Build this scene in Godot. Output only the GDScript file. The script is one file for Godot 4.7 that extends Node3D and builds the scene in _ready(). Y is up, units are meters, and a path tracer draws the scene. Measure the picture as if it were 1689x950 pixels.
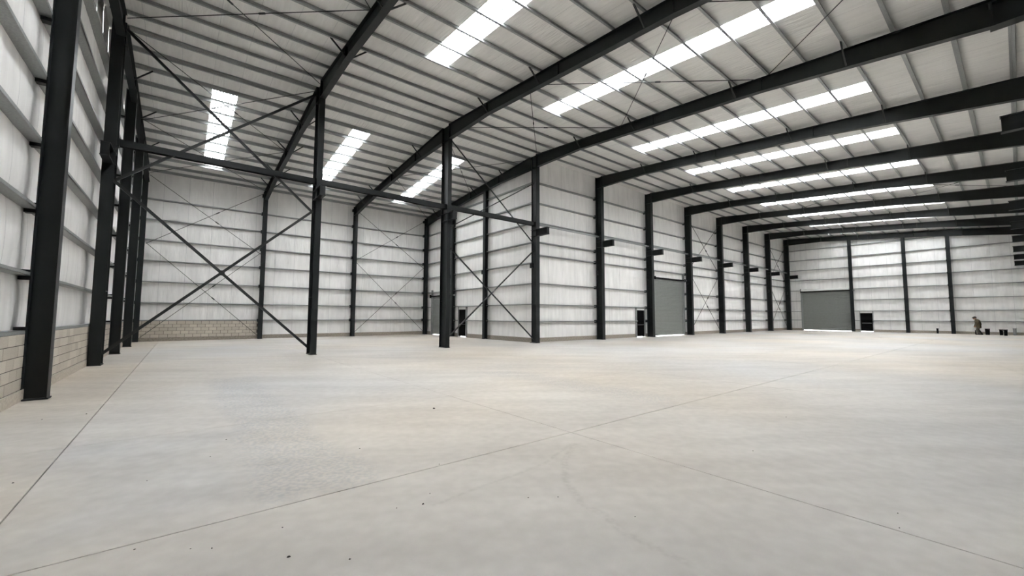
extends Node3D
# Empty steel warehouse: X runs along the long wall, Z across the nave, Y up, metres.

const BAY := 6.1                 # frame spacing
const FRAMES := 11               # frames at X = 0 ... 61
const WIDE := 3                  # frames 0..3 also span the side aisle (Z < 0)
const BACK := -14.13             # column line of the side aisle
const RIGHT := 19.2              # column line behind the photographer's right
const RIDGE := 11.37             # underside of the purlins at the ridge (Z = 0)
const FALL_HALL := 0.077
const FALL_AISLE := 0.088
const PURLIN := 0.15
const END := 61.0
const LEFT_LINING := -0.45
const BACK_LINING := -14.55
const LONG_LINING := -0.45
const STEP_LINING := 18.62
const END_LINING := 61.4
const RIGHT_LINING := 19.65

var M := {}
var taken := {}
var rng := RandomNumberGenerator.new()

# ---------------------------------------------------------------- helpers
func numbered(called: String) -> String:
	if not taken.has(called):
		taken[called] = 0
		return called
	taken[called] += 1
	return "%s_%03d" % [called, taken[called]]

func thing(called: String, label: String, category: String, at := Vector3.ZERO, group := "") -> Node3D:
	var o := Node3D.new()
	o.name = numbered(called)
	add_child(o)
	o.position = at
	o.set_meta("label", label)
	o.set_meta("category", category)
	if group != "":
		o.set_meta("group", group)
	return o

func setting(called: String, label: String, category: String) -> Node3D:
	var o := Node3D.new()
	o.name = called
	add_child(o)
	o.set_meta("kind", "structure")
	o.set_meta("label", label)
	o.set_meta("category", category)
	return o

func tool() -> SurfaceTool:
	var st := SurfaceTool.new()
	st.begin(Mesh.PRIMITIVE_TRIANGLES)
	st.set_smooth_group(-1)
	return st

func done(st: SurfaceTool) -> ArrayMesh:
	st.generate_normals()
	return st.commit()

func put(called: String, mesh: Mesh, mat: Material, parent: Node3D, at := Vector3.ZERO) -> MeshInstance3D:
	var o := MeshInstance3D.new()
	o.name = called
	o.mesh = mesh
	o.material_override = mat
	parent.add_child(o, true)
	o.position = at
	return o

func part(called: String, st: SurfaceTool, mat: Material, parent: Node3D) -> MeshInstance3D:
	return put(called, done(st), mat, parent)

func tri(st: SurfaceTool, a: Vector3, b: Vector3, c: Vector3, out: Vector3) -> void:
	if (a - c).cross(a - b).dot(out) < 0.0:
		st.add_vertex(a); st.add_vertex(c); st.add_vertex(b)
	else:
		st.add_vertex(a); st.add_vertex(b); st.add_vertex(c)

func quad(st: SurfaceTool, a: Vector3, b: Vector3, c: Vector3, d: Vector3, out: Vector3) -> void:
	tri(st, a, b, c, out)
	tri(st, a, c, d, out)

# convex solid between two rings of points
func loft(st: SurfaceTool, p: Array, q: Array) -> void:
	var mid := Vector3.ZERO
	for v in p: mid += v
	for v in q: mid += v
	mid /= p.size() + q.size()
	var n := p.size()
	for i in n:
		var j := (i + 1) % n
		var m2: Vector3 = (p[i] + p[j] + q[j] + q[i]) * 0.25
		quad(st, p[i], p[j], q[j], q[i], m2 - mid)
	for i in range(1, n - 1):
		tri(st, p[0], p[i], p[i + 1], (p[0] + p[i]) * 0.5 - mid)
		tri(st, q[0], q[i], q[i + 1], (q[0] + q[i]) * 0.5 - mid)

func box(st: SurfaceTool, a: Vector3, b: Vector3) -> void:
	loft(st, [Vector3(a.x, a.y, a.z), Vector3(b.x, a.y, a.z), Vector3(b.x, a.y, b.z), Vector3(a.x, a.y, b.z)],
		[Vector3(a.x, b.y, a.z), Vector3(b.x, b.y, a.z), Vector3(b.x, b.y, b.z), Vector3(a.x, b.y, b.z)])

func bar(st: SurfaceTool, a: Vector3, b: Vector3, w: float, h: float, up := Vector3.UP) -> void:
	var d := (b - a).normalized()
	var s := d.cross(up).normalized() * w * 0.5
	var t := s.cross(d).normalized() * h * 0.5
	loft(st, [a + s + t, a - s + t, a - s - t, a + s - t], [b + s + t, b - s + t, b - s - t, b + s - t])

func tube(st: SurfaceTool, a: Vector3, b: Vector3, r: float, n := 6, r2 := -1.0) -> void:
	var d := (b - a).normalized()
	var s := d.cross(Vector3.UP if absf(d.y) < 0.9 else Vector3.RIGHT).normalized()
	var t := s.cross(d)
	var p := []
	var q := []
	var rb := r if r2 < 0.0 else r2
	for i in n:
		var w := TAU * i / n
		p.append(a + (s * cos(w) + t * sin(w)) * r)
		q.append(b + (s * cos(w) + t * sin(w)) * rb)
	loft(st, p, q)

func roof(z: float) -> float:      # top of the rafters = underside of the purlins
	return RIDGE - (FALL_HALL * z if z >= 0.0 else -FALL_AISLE * z)

# ---------------------------------------------------------------- materials
func noise_image(size: int, freq: float, seed_value: int, octaves := 4, gain := 0.5) -> Image:
	var n := FastNoiseLite.new()
	n.seed = seed_value
	n.frequency = freq
	n.fractal_octaves = octaves
	n.fractal_gain = gain
	return n.get_seamless_image(size, size)

func mat(color: Color, rough: float, metal := 0.0) -> StandardMaterial3D:
	var m := StandardMaterial3D.new()
	m.albedo_color = color
	m.roughness = rough
	m.metallic = metal
	return m

# colour that wanders between two tones by a noise picture
func mottled(a: Color, b: Color, rough: float, scale: Vector3, freq: float, seed_value: int, metal := 0.0, octaves := 4) -> StandardMaterial3D:
	var im := noise_image(256, freq, seed_value, octaves)
	var out := Image.create(256, 256, false, Image.FORMAT_RGB8)
	for y in 256:
		for x in 256:
			out.set_pixel(x, y, a.lerp(b, im.get_pixel(x, y).r))
	var m := mat(Color.WHITE, rough, metal)
	m.albedo_texture = ImageTexture.create_from_image(out)
	m.uv1_triplanar = true
	m.uv1_world_triplanar = true
	m.uv1_scale = scale
	return m

func relief(m: StandardMaterial3D, freq: float, seed_value: int, depth: float, octaves := 4) -> void:
	m.heightmap_enabled = true
	m.heightmap_texture = ImageTexture.create_from_image(noise_image(512, freq, seed_value, octaves))
	m.heightmap_scale = depth

func make_materials() -> void:
	# vinyl-faced insulation: white, with upright creases on the walls and creases along the fall of the roof
	M.wall = mottled(Color(0.9, 0.895, 0.885), Color(0.97, 0.965, 0.955), 0.6, Vector3(0.3, 0.05, 0.3), 0.03, 11)
	relief(M.wall, 0.03, 12, 1.5)
	M.ceiling = mottled(Color(0.845, 0.84, 0.825), Color(0.895, 0.89, 0.875), 0.6, Vector3(0.5, 0.5, 0.07), 0.03, 13)
	relief(M.ceiling, 0.03, 14, 1.2)
	M.steel = mottled(Color(0.085, 0.1, 0.105), Color(0.11, 0.127, 0.128), 0.44, Vector3(0.6, 0.3, 0.6), 0.02, 15)
	M.steel.metallic_specular = 0.4
	M.brace = mat(Color(0.1, 0.11, 0.11), 0.45)
	M.zinc = mottled(Color(0.54, 0.55, 0.545), Color(0.64, 0.65, 0.64), 0.45, Vector3(1.5, 1.5, 1.5), 0.05, 16, 0.2)
	M.outer = mat(Color(0.6, 0.61, 0.62), 0.5)
	M.block = []
	for k in 4:
		var t: float = 0.02 * k
		var b := mottled(Color(0.71 + t, 0.675 + t, 0.62 + t), Color(0.82 + t, 0.785 + t, 0.73 + t), 0.9, Vector3(3, 3, 3), 0.06, 20 + k)
		relief(b, 0.09, 30 + k, 0.5)
		M.block.append(b)
	M.mortar = mat(Color(0.36, 0.33, 0.3), 0.95)
	M.footing = mottled(Color(0.7, 0.665, 0.61), Color(0.8, 0.765, 0.71), 0.9, Vector3(0.6, 1.2, 0.6), 0.05, 29)
	M.curb = mottled(Color(0.5, 0.465, 0.42), Color(0.68, 0.65, 0.6), 0.9, Vector3(0.6, 1.2, 0.6), 0.05, 25)
	M.shutter = mottled(Color(0.51, 0.52, 0.505), Color(0.545, 0.555, 0.54), 0.5, Vector3(0.4, 0.8, 0.4), 0.03, 26, 0.1)
	M.leaf = mat(Color(0.03, 0.03, 0.034), 0.75)
	M.leaf.metallic_specular = 0.2
	M.white = mat(Color(0.9, 0.9, 0.89), 0.5)
	M.joint = mat(Color(0.26, 0.24, 0.22), 0.95)
	M.yard = mottled(Color(0.62, 0.6, 0.57), Color(0.72, 0.7, 0.66), 0.95, Vector3(0.2, 0.2, 0.2), 0.03, 27)
	var g := mat(Color(0.96, 0.97, 0.97, 0.16), 0.25)
	g.transparency = BaseMaterial3D.TRANSPARENCY_ALPHA
	M.sheet = g
	var r := mat(Color(0.93, 0.94, 0.94, 0.95), 0.4)
	r.transparency = BaseMaterial3D.TRANSPARENCY_ALPHA
	M.rib = r
	M.crumb = mat(Color(0.2, 0.18, 0.15), 0.9)
	M.black = mat(Color(0.035, 0.035, 0.04), 0.75)
	M.black.metallic_specular = 0.25
	M.pipe = mat(Color(0.5, 0.5, 0.5), 0.5)
	M.skin = mat(Color(0.55, 0.4, 0.31), 0.6)
	M.jacket = mottled(Color(0.3, 0.28, 0.21), Color(0.36, 0.33, 0.26), 0.9, Vector3(3, 3, 3), 0.05, 28)
	M.trousers = mat(Color(0.27, 0.26, 0.23), 0.9)
	M.hair = mat(Color(0.07, 0.06, 0.06), 0.8)

# ---------------------------------------------------------------- concrete floor
const NEAR_X := 18.3
const PATCH_A := [Vector2(2.55, 5.6), Vector2(3.42, 14.1)]
const PATCH_B := [Vector2(8.55, 8.7), Vector2(9.5, 14.15)]
const PATCH_C := [Vector2(1.1, 11.15), Vector2(2.6, 14.0)]

# faint tyre arcs and scratches: [strength, half width, points]
const MARKS := [
	[0.03, 0.02, [Vector2(3.62, 14.98), Vector2(4.11, 14.92), Vector2(4.55, 14.9), Vector2(4.98, 14.86), Vector2(5.75, 14.55)]],
	[0.035, 0.035, [Vector2(5.75, 14.6), Vector2(5.28, 14.88), Vector2(4.85, 15.3), Vector2(4.6, 15.74), Vector2(4.6, 15.95), Vector2(4.5, 16.2), Vector2(4.5, 16.7)]],
	[0.03, 0.05, [Vector2(24.0, 17.4), Vector2(20.0, 18.1), Vector2(16.0, 18.6)]],
]

func marks(x: float, z: float) -> float:
	var out := 0.0
	for m in MARKS:
		var p := Vector2(x, z)
		for k in m[2].size() - 1:
			var q := Geometry2D.get_closest_point_to_segment(p, m[2][k], m[2][k + 1])
			out = maxf(out, m[0] * clampf(1.5 - p.distance_to(q) / m[1], 0.0, 1.0))
	return out

func inside(p: Array, x: float, z: float, soft: float) -> float:
	var d: float = minf(minf(x - p[0].x, p[1].x - x), minf(z - p[0].y, p[1].y - z))
	return clampf(d / soft + 0.5, 0.0, 1.0)

func floor_picture(x0: float, x1: float, z0: float, z1: float, w: int, h: int) -> ImageTexture:
	var big := FastNoiseLite.new(); big.seed = 41; big.frequency = 0.13; big.fractal_octaves = 4
	var tint := FastNoiseLite.new(); tint.seed = 42; tint.frequency = 0.09; tint.fractal_octaves = 3
	var streak := FastNoiseLite.new(); streak.seed = 43; streak.frequency = 0.5; streak.fractal_octaves = 4; streak.fractal_gain = 0.6
	var fine := FastNoiseLite.new(); fine.seed = 44; fine.frequency = 5.0; fine.fractal_octaves = 2
	var blot := FastNoiseLite.new(); blot.seed = 45; blot.frequency = 3.4; blot.fractal_octaves = 3
	var data := PackedByteArray()
	data.resize(w * h * 3)
	var k := 0
	for j in h:
		var z := lerpf(z0, z1, (j + 0.5) / h)
		for i in w:
			var x := lerpf(x0, x1, (i + 0.5) / w)
			var v := 0.765 + 0.055 * big.get_noise_2d(x, z) + 0.045 * streak.get_noise_2d(x * 0.35 + z * 0.35, z * 1.8 - x * 1.3) + 0.022 * fine.get_noise_2d(x, z)
			var warm := 0.03 + 0.028 * tint.get_noise_2d(x, z)
			var wob := 0.22 * big.get_noise_2d(z * 5.0, x * 5.0)
			var a := inside(PATCH_A, x + wob, z + wob, 0.25)
			var b := inside(PATCH_B, x + wob, z + wob * 3.0, 0.5)
			if a + b > 0.0:          # scabbled strips where the rain fell in before the skylights were on
				var s := clampf(blot.get_noise_2d(x * 5.0, z * 5.0) * 2.2 + 0.45, 0.0, 1.0)
				v -= (0.05 * a + 0.04 * b) * s
				warm -= 0.015 * maxf(a, b) * s
			var c := inside(PATCH_C, x + wob * 2.0, z + wob, 0.7)
			if c > 0.0:
				v -= c * (0.03 + 0.04 * streak.get_noise_2d(z * 2.0, x * 2.0))
				warm -= 0.014 * c
			if (z > 14.4 and z < 17.0 and x > 3.4 and x < 6.0) or (z > 17.2 and x > 15.0 and x < 25.0):
				v -= marks(x, z) * (0.6 + fine.get_noise_2d(z * 3.0, x * 3.0))
			if x < 0.96:             # the edge strip was poured apart from the rest, a browner mix
				v -= 0.012
				warm += 0.008
			data[k] = int(clampf(v + warm * 0.55, 0.0, 1.0) * 255.0)
			data[k + 1] = int(clampf(v - warm * 0.2, 0.0, 1.0) * 255.0)
			data[k + 2] = int(clampf(v - warm * 1.25, 0.0, 1.0) * 255.0)
			k += 3
	return ImageTexture.create_from_image(Image.create_from_data(w, h, false, Image.FORMAT_RGB8, data))

func slab_mesh(a: Vector2, b: Vector2, p0: Vector2, p1: Vector2) -> ArrayMesh:
	var st := SurfaceTool.new()
	st.begin(Mesh.PRIMITIVE_TRIANGLES)
	st.set_smooth_group(-1)
	var top := -0.0
	var c := 0.003
	var uv := func(v: Vector3) -> Vector2: return Vector2((v.x - p0.x) / (p1.x - p0.x), (v.z - p0.y) / (p1.y - p0.y))
	var rings := [[0.0, -0.02], [0.0, top - c], [c, top]]
	var pts := []
	for r in rings:
		pts.append([Vector3(a.x + r[0], r[1], a.y + r[0]), Vector3(b.x - r[0], r[1], a.y + r[0]), Vector3(b.x - r[0], r[1], b.y - r[0]), Vector3(a.x + r[0], r[1], b.y - r[0])])
	var mid := Vector3((a.x + b.x) / 2, -5, (a.y + b.y) / 2)
	var quads := [[pts[2][0], pts[2][1], pts[2][2], pts[2][3], Vector3.UP]]
	for k in 2:
		for i in 4:
			var j := (i + 1) % 4
			var m2: Vector3 = (pts[k][i] + pts[k][j]) * 0.5 - mid
			quads.append([pts[k][i], pts[k][j], pts[k + 1][j], pts[k + 1][i], Vector3(m2.x, 0.0, m2.z) if k == 0 else m2])
	for q in quads:
		for t in [[0, 1, 2], [0, 2, 3]]:
			var u: Vector3 = q[t[0]]
			var v: Vector3 = q[t[1]]
			var w: Vector3 = q[t[2]]
			var order := [u, v, w] if (u - w).cross(u - v).dot(q[4]) >= 0.0 else [u, w, v]
			for x in order:
				st.set_uv(uv.call(x))
				st.add_vertex(x)
	return done(st)

func make_floor() -> void:
	var f := setting("floor", "pale trowelled concrete warehouse floor with thin sawn joints", "floor")
	var st := tool()
	box(st, Vector3(-0.7, -0.3, -14.9), Vector3(61.8, -0.02, 20.0))
	part("sub_base", st, M.joint, f)
	var near := mat(Color.WHITE, 0.5)
	near.albedo_texture = floor_picture(-0.6, NEAR_X, -0.5, 19.9, 1536, 1600)
	var far := mat(Color.WHITE, 0.5)
	far.albedo_texture = floor_picture(-0.6, 61.6, -14.8, 19.9, 1600, 1000)
	var rel := ImageTexture.create_from_image(noise_image(512, 0.05, 47, 5))
	for m in [near, far]:
		m.specular_mode = BaseMaterial3D.SPECULAR_SCHLICK_GGX
		m.metallic_specular = 0.22
	var xs := [-0.6, 0.96, 6.09, 12.2, 18.3, 24.4, 30.5, 36.6, 42.7, 48.8, 54.9, 61.6]
	var zs := [-14.8, -0.5, 11.0, 14.22, 19.9]
	for i in xs.size() - 1:
		for j in zs.size() - 1:
			var g := 0.005 if i < 2 or j > 1 else 0.002
			if i >= 4 and j == 0:
				continue
			var close: bool = xs[i + 1] <= 18.31 and j >= 1
			var a := Vector2(xs[i] + g, zs[j] + g)
			var b := Vector2(xs[i + 1] - g, zs[j + 1] - g)
			var mesh := slab_mesh(a, b, Vector2(-0.6, -0.5), Vector2(NEAR_X, 19.9)) if close else slab_mesh(a, b, Vector2(-0.6, -14.8), Vector2(61.6, 19.9))
			put("slab", mesh, near if close else far, f)

# ---------------------------------------------------------------- walls
const GIRTS := [1.24, 2.3, 3.56, 4.83, 6.08, 7.32, 8.56, 9.82]
const GIRTS_LONG := [1.24, 2.28, 3.57, 5.32, 6.12, 7.32, 8.56, 9.85]

# a wall's own axes: o at floor level, u along it, n into the room
func wall_point(w: Dictionary, u: float, v: float, n: float) -> Vector3:
	return w.o + w.u * u + Vector3.UP * v + w.n * n

func wall_top(w: Dictionary, u: float) -> float:
	return roof((w.o + w.u * u).z) + PURLIN + 0.03

func bulge(w: Dictionary, v: float, u: float) -> float:
	var lo: float = w.foot
	var hi := 99.0
	for g in w.girts:
		if g <= v: lo = maxf(lo, g)
		elif g < hi: hi = g
	if hi > 90.0: hi = maxf(v + 0.01, w.girts[-1] + 1.4)
	var t := clampf((v - lo) / (hi - lo), 0.0, 1.0)
	return w.amp * (pow(sin(PI * t), 0.75) - 0.35 * sin(u * 5.3 + lo * 3.1) * sin(PI * t))

func lining_strip(w: Dictionary, u0: float, u1: float, v0: float, top_at := -1.0) -> ArrayMesh:
	var st := SurfaceTool.new()
	st.begin(Mesh.PRIMITIVE_TRIANGLES)
	st.set_smooth_group(1)
	var nx := 5
	var rows := []
	var levels := [v0]
	for g in w.girts:
		if g > v0 + 0.02: levels.append(g)
	var grid := []
	for i in nx + 1:
		var u := lerpf(u0 + 0.004, u1 - 0.004, float(i) / nx)
		var top := top_at if top_at > 0.0 else wall_top(w, u)
		var col := []
		for k in levels.size():
			if levels[k] >= top: break
			var a: float = levels[k]
			var b: float = minf(levels[k + 1], top) if k + 1 < levels.size() else top
			for s in 6:
				var v := lerpf(a, b, s / 6.0)
				var tuck := -0.012 if i == 0 or i == nx else 0.0
				col.append(wall_point(w, u, v, bulge(w, v, u) + tuck))
		col.append(wall_point(w, u, top, 0.0))
		grid.append(col)
	for i in nx:
		for k in mini(grid[i].size(), grid[i + 1].size()) - 1:
			quad(st, grid[i][k], grid[i + 1][k], grid[i + 1][k + 1], grid[i][k + 1], w.n)
	return done(st)

func girt_shape(w: Dictionary, u0: float, u1: float, y: float) -> SurfaceTool:
	var st := tool()
	var p := func(u: float, v: float, n: float) -> Vector3: return wall_point(w, u, v, n)
	# a C section lying against the lining: web flat, flanges towards the room with a lip
	for r in [[-0.032, 0.032, 0.175, 0.2], [0.024, 0.032, 0.0, 0.2], [-0.032, -0.024, 0.0, 0.2], [0.006, 0.024, 0.0, 0.012]]:
		var a := []
		var b := []
		for c in [[r[0], r[2]], [r[1], r[2]], [r[1], r[3]], [r[0], r[3]]]:
			a.append(p.call(u0, y + c[0], c[1]))
			b.append(p.call(u1, y + c[0], c[1]))
		loft(st, a, b)
	return st

# holes: [u0, u1, height]
func make_wall(called: String, label: String, o: Vector3, u: Vector3, n: Vector3, length: float, girts: Array, amp: float, holes := [], pitch := 1.22, foot := 0.22, brick_to := -1.0, over := Vector2(0.5, 0.5)) -> Dictionary:
	var root := setting(called, label, "wall")
	var w := {"o": o, "u": u, "n": n, "girts": girts, "amp": amp, "foot": foot, "root": root, "length": length}
	# edges of the lining strips
	var cuts := [0.0]
	var x := pitch
	while x < length - 0.3:
		cuts.append(x)
		x += pitch
	cuts.append(length)
	for h in holes:
		for e in [h[0], h[1]]:
			for k in range(cuts.size() - 2, 0, -1):
				if absf(cuts[k] - e) < 0.35: cuts.remove_at(k)
			cuts.append(e)
	cuts.sort()
	for k in cuts.size() - 1:
		var u0: float = cuts[k]
		var u1: float = cuts[k + 1]
		var v0: float = foot
		if (u0 + u1) / 2 < brick_to: v0 = 1.22
		for h in holes:
			if (u0 + u1) / 2 > h[0] and (u0 + u1) / 2 < h[1]: v0 = h[2]
		put("lining_strip", lining_strip(w, u0, u1, v0), M.wall, root)
	# outer cladding, 8 cm thick, with the same holes
	var st := tool()
	var edges := [-over.x, length + over.y]
	for h in holes: edges.append(h[0]); edges.append(h[1])
	edges.sort()
	for k in edges.size() - 1:
		var m: float = (edges[k] + edges[k + 1]) / 2
		var v0 := -0.25
		for h in holes:
			if m > h[0] and m < h[1]: v0 = h[2]
		var a := []
		var b := []
		for c in [-0.14, -0.06]:
			a.append(wall_point(w, edges[k], v0, c)); b.append(wall_point(w, edges[k + 1], v0, c))
		loft(st, [a[0], a[1], b[1], b[0]], [a[0] + Vector3.UP * (wall_top(w, edges[k]) + 0.05 - v0), a[1] + Vector3.UP * (wall_top(w, edges[k]) + 0.05 - v0), b[1] + Vector3.UP * (wall_top(w, edges[k + 1]) + 0.05 - v0), b[0] + Vector3.UP * (wall_top(w, edges[k + 1]) + 0.05 - v0)])
	part("outer_cladding", st, M.outer, root)
	# girts, stopped at the openings
	for y in girts:
		var runs := [[0.0, length]]
		for h in holes:
			if y < h[2] + 0.02:
				var cut := []
				for r in runs:
					if h[1] <= r[0] or h[0] >= r[1]: cut.append(r)
					else:
						if h[0] - r[0] > 0.1: cut.append([r[0], h[0]])
						if r[1] - h[1] > 0.1: cut.append([h[1], r[1]])
				runs = cut
		for r in runs:
			var lo: float = r[0]
			var hi: float = r[1]
			# under a sloping roof a high girt ends where it meets the rafter
			while lo < hi and wall_top(w, lo) < y + 0.55: lo += 0.2
			while hi > lo and wall_top(w, hi) < y + 0.55: hi -= 0.2
			if hi - lo > 0.3: part("girt", girt_shape(w, lo, hi, y), M.zinc, root)
	# concrete kerb, stopped at the openings
	var from := maxf(0.0, brick_to)
	var ends := [from]
	for h in holes: ends.append(h[0]); ends.append(h[1])
	ends.append(length)
	ends.sort()
	for k in range(0, ends.size() - 1, 2):
		if ends[k + 1] - ends[k] < 0.05: continue
		st = tool()
		var a := wall_point(w, ends[k], -0.05, -0.05)
		var b := wall_point(w, ends[k + 1], -0.05, -0.05)
		loft(st, [a, b, b + n * 0.1, a + n * 0.1], [a + Vector3.UP * (foot + 0.05), b + Vector3.UP * (foot + 0.05), b + n * 0.07 + Vector3.UP * (foot + 0.05), a + n * 0.07 + Vector3.UP * (foot + 0.05)])
		part("kerb", st, M.curb, root)
	return w

var block_mesh: ArrayMesh
func make_block_mesh() -> void:
	var st := tool()
	var e := 0.003
	# bevelled front: along x, up y, front +z
	var l := 0.382
	var h := 0.187
	var back := [Vector3(0, 0, -0.14), Vector3(l, 0, -0.14), Vector3(l, h, -0.14), Vector3(0, h, -0.14)]
	var edge := [Vector3(0, 0, -e), Vector3(l, 0, -e), Vector3(l, h, -e), Vector3(0, h, -e)]
	var face := [Vector3(e, e, 0), Vector3(l - e, e, 0), Vector3(l - e, h - e, 0), Vector3(e, h - e, 0)]
	loft(st, back, edge)
	loft(st, edge, face)
	block_mesh = done(st)

# five courses of block from u0 to u1 of a wall, their face at n
func blocks(w: Dictionary, u0: float, u1: float, n: float, single_from: float) -> void:
	var turn := Basis(w.u, Vector3.UP, w.n)
	if turn.determinant() < 0.0: turn = Basis(-w.u, Vector3.UP, w.n)
	var flip: bool = turn.x.dot(w.u) < 0.0
	var rest := tool()
	var any := false
	for course in 5:
		var u := u0 + (0.0 if course % 2 == 0 else -0.2)
		while u < u1 - 0.05:
			var a := maxf(u, u0)
			var b := minf(u + 0.39, u1)
			if b - a > 0.08:
				var y := 0.215 + course * 0.2
				if a < single_from:
					box_on(rest, w, a, b, y, y + 0.19, n - 0.14, n)
					any = true
				else:
					var o := put("block", block_mesh, M.block[rng.randi() % 4], w.root)
					o.transform = Transform3D(turn * Basis.from_scale(Vector3((b - a) / 0.39, 1, 1)), wall_point(w, b if flip else a, y, n + rng.randf_range(-0.001, 0.002)))
			u += 0.4
	if any:
		var s := part("block_courses", rest, M.block[1], w.root)
		s.set_meta("kind", "stuff")
	var st := tool()
	box_on(st, w, u0, u1, 0.2, 1.215, n - 0.13, n - 0.005)
	part("mortar", st, M.mortar, w.root)
	st = tool()
	box_on(st, w, u0, u1, -0.05, 0.205, n - 0.14, n + 0.02)
	part("footing", st, M.footing if single_from > 0.0 else M.curb, w.root)

func box_on(st: SurfaceTool, w: Dictionary, u0: float, u1: float, v0: float, v1: float, n0: float, n1: float) -> void:
	loft(st, [wall_point(w, u0, v0, n0), wall_point(w, u1, v0, n0), wall_point(w, u1, v0, n1), wall_point(w, u0, v0, n1)],
		[wall_point(w, u0, v1, n0), wall_point(w, u1, v1, n0), wall_point(w, u1, v1, n1), wall_point(w, u0, v1, n1)])

# ---------------------------------------------------------------- doors
func roller_door(number: int, label: String, w: Dictionary, u0: float, u1: float, top: float, housing: String) -> void:
	var d := setting("door_%d" % number, label, "door")
	var st := tool()
	# ribbed curtain
	var pitch := 0.115
	var y := 0.09
	while y < top + 0.04:
		var a := minf(y + pitch, top + 0.04)
		var prof := [[y, 0.0], [y + 0.02, 0.022], [a - 0.02, 0.022], [a, 0.0]]
		for k in 3:
			quad(st, wall_point(w, u0 + 0.03, prof[k][0], 0.02 + prof[k][1]), wall_point(w, u1 - 0.03, prof[k][0], 0.02 + prof[k][1]), wall_point(w, u1 - 0.03, prof[k + 1][0], 0.02 + prof[k + 1][1]), wall_point(w, u0 + 0.03, prof[k + 1][0], 0.02 + prof[k + 1][1]), w.n)
		y += pitch
	box_on(st, w, u0 + 0.03, u1 - 0.03, 0.09, top + 0.06, 0.0, 0.02)
	part("curtain", st, M.shutter, d)
	st = tool(); box_on(st, w, u0 + 0.02, u1 - 0.02, 0.055, 0.14, -0.01, 0.06)
	part("bottom_bar", st, M.shutter, d)
	for u in [u0 - 0.05, u1 - 0.03]:
		st = tool(); box_on(st, w, u, u + 0.08, 0.0, top + 0.1, -0.02, 0.1)
		part("guide_rail", st, M.zinc, d)
	for u in [u0 - 0.13, u1 + 0.05]:
		st = tool(); box_on(st, w, u, u + 0.08, 0.0, top + (0.62 if housing == "grey" else 0.2), 0.0, 0.16)
		part("jamb", st, M.zinc, d)
	st = tool(); box_on(st, w, u0 - 0.1, u1 + 0.1, top + 0.02, top + 0.13, 0.05, 0.2)
	part("head_angle", st, M.black, d)
	if housing == "white":
		st = tool(); tube(st, wall_point(w, u0 - 0.05, top + 0.26, 0.2), wall_point(w, u1 + 0.1, top + 0.26, 0.2), 0.13, 14)
		part("curtain_roll", st, M.white, d)
	for u in [u0 - 0.12, u1 + 0.1]:
		st = tool(); box_on(st, w, u, u + 0.03, top - 0.05, top + (0.42 if housing == "white" else 0.2), 0.02, 0.3)
		part("end_bracket", st, M.black, d)
	st = tool(); tube(st, wall_point(w, u1 + 0.1, top + 0.06, 0.22), wall_point(w, u1 + 0.42, top + 0.06, 0.22), 0.07, 10)
	part("chain_wheel", st, M.zinc, d)

func man_door(number: int, label: String, w: Dictionary, u0: float, u1: float, top: float, girt: float) -> void:
	var d := setting("door_%d" % number, label, "door")
	var st := tool(); box_on(st, w, u0, u1, 0.06, top, 0.0, 0.05)
	var leaf := part("leaf", st, M.leaf, d)
	st = tool(); box_on(st, w, u0 + 0.12, u1 - 0.12, 0.93, 0.97, 0.09, 0.12)
	for u in [u0 + 0.14, u1 - 0.18]:
		box_on(st, w, u, u + 0.04, 0.93, 0.97, 0.05, 0.1)
	part("push_bar", st, M.pipe, leaf)
	for u in [u0 - 0.06, u1]:
		st = tool(); box_on(st, w, u, u + 0.06, 0.0, girt, -0.1, 0.14)
		part("jamb", st, M.zinc, d)
	st = tool(); box_on(st, w, u0, u1, top, top + 0.02, -0.1, 0.1)
	part("head", st, M.zinc, d)
	st = tool(); box_on(st, w, u0, u1, top + 0.02, girt - 0.02, 0.0, 0.1)
	part("transom_panel", st, M.white, d)

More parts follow.
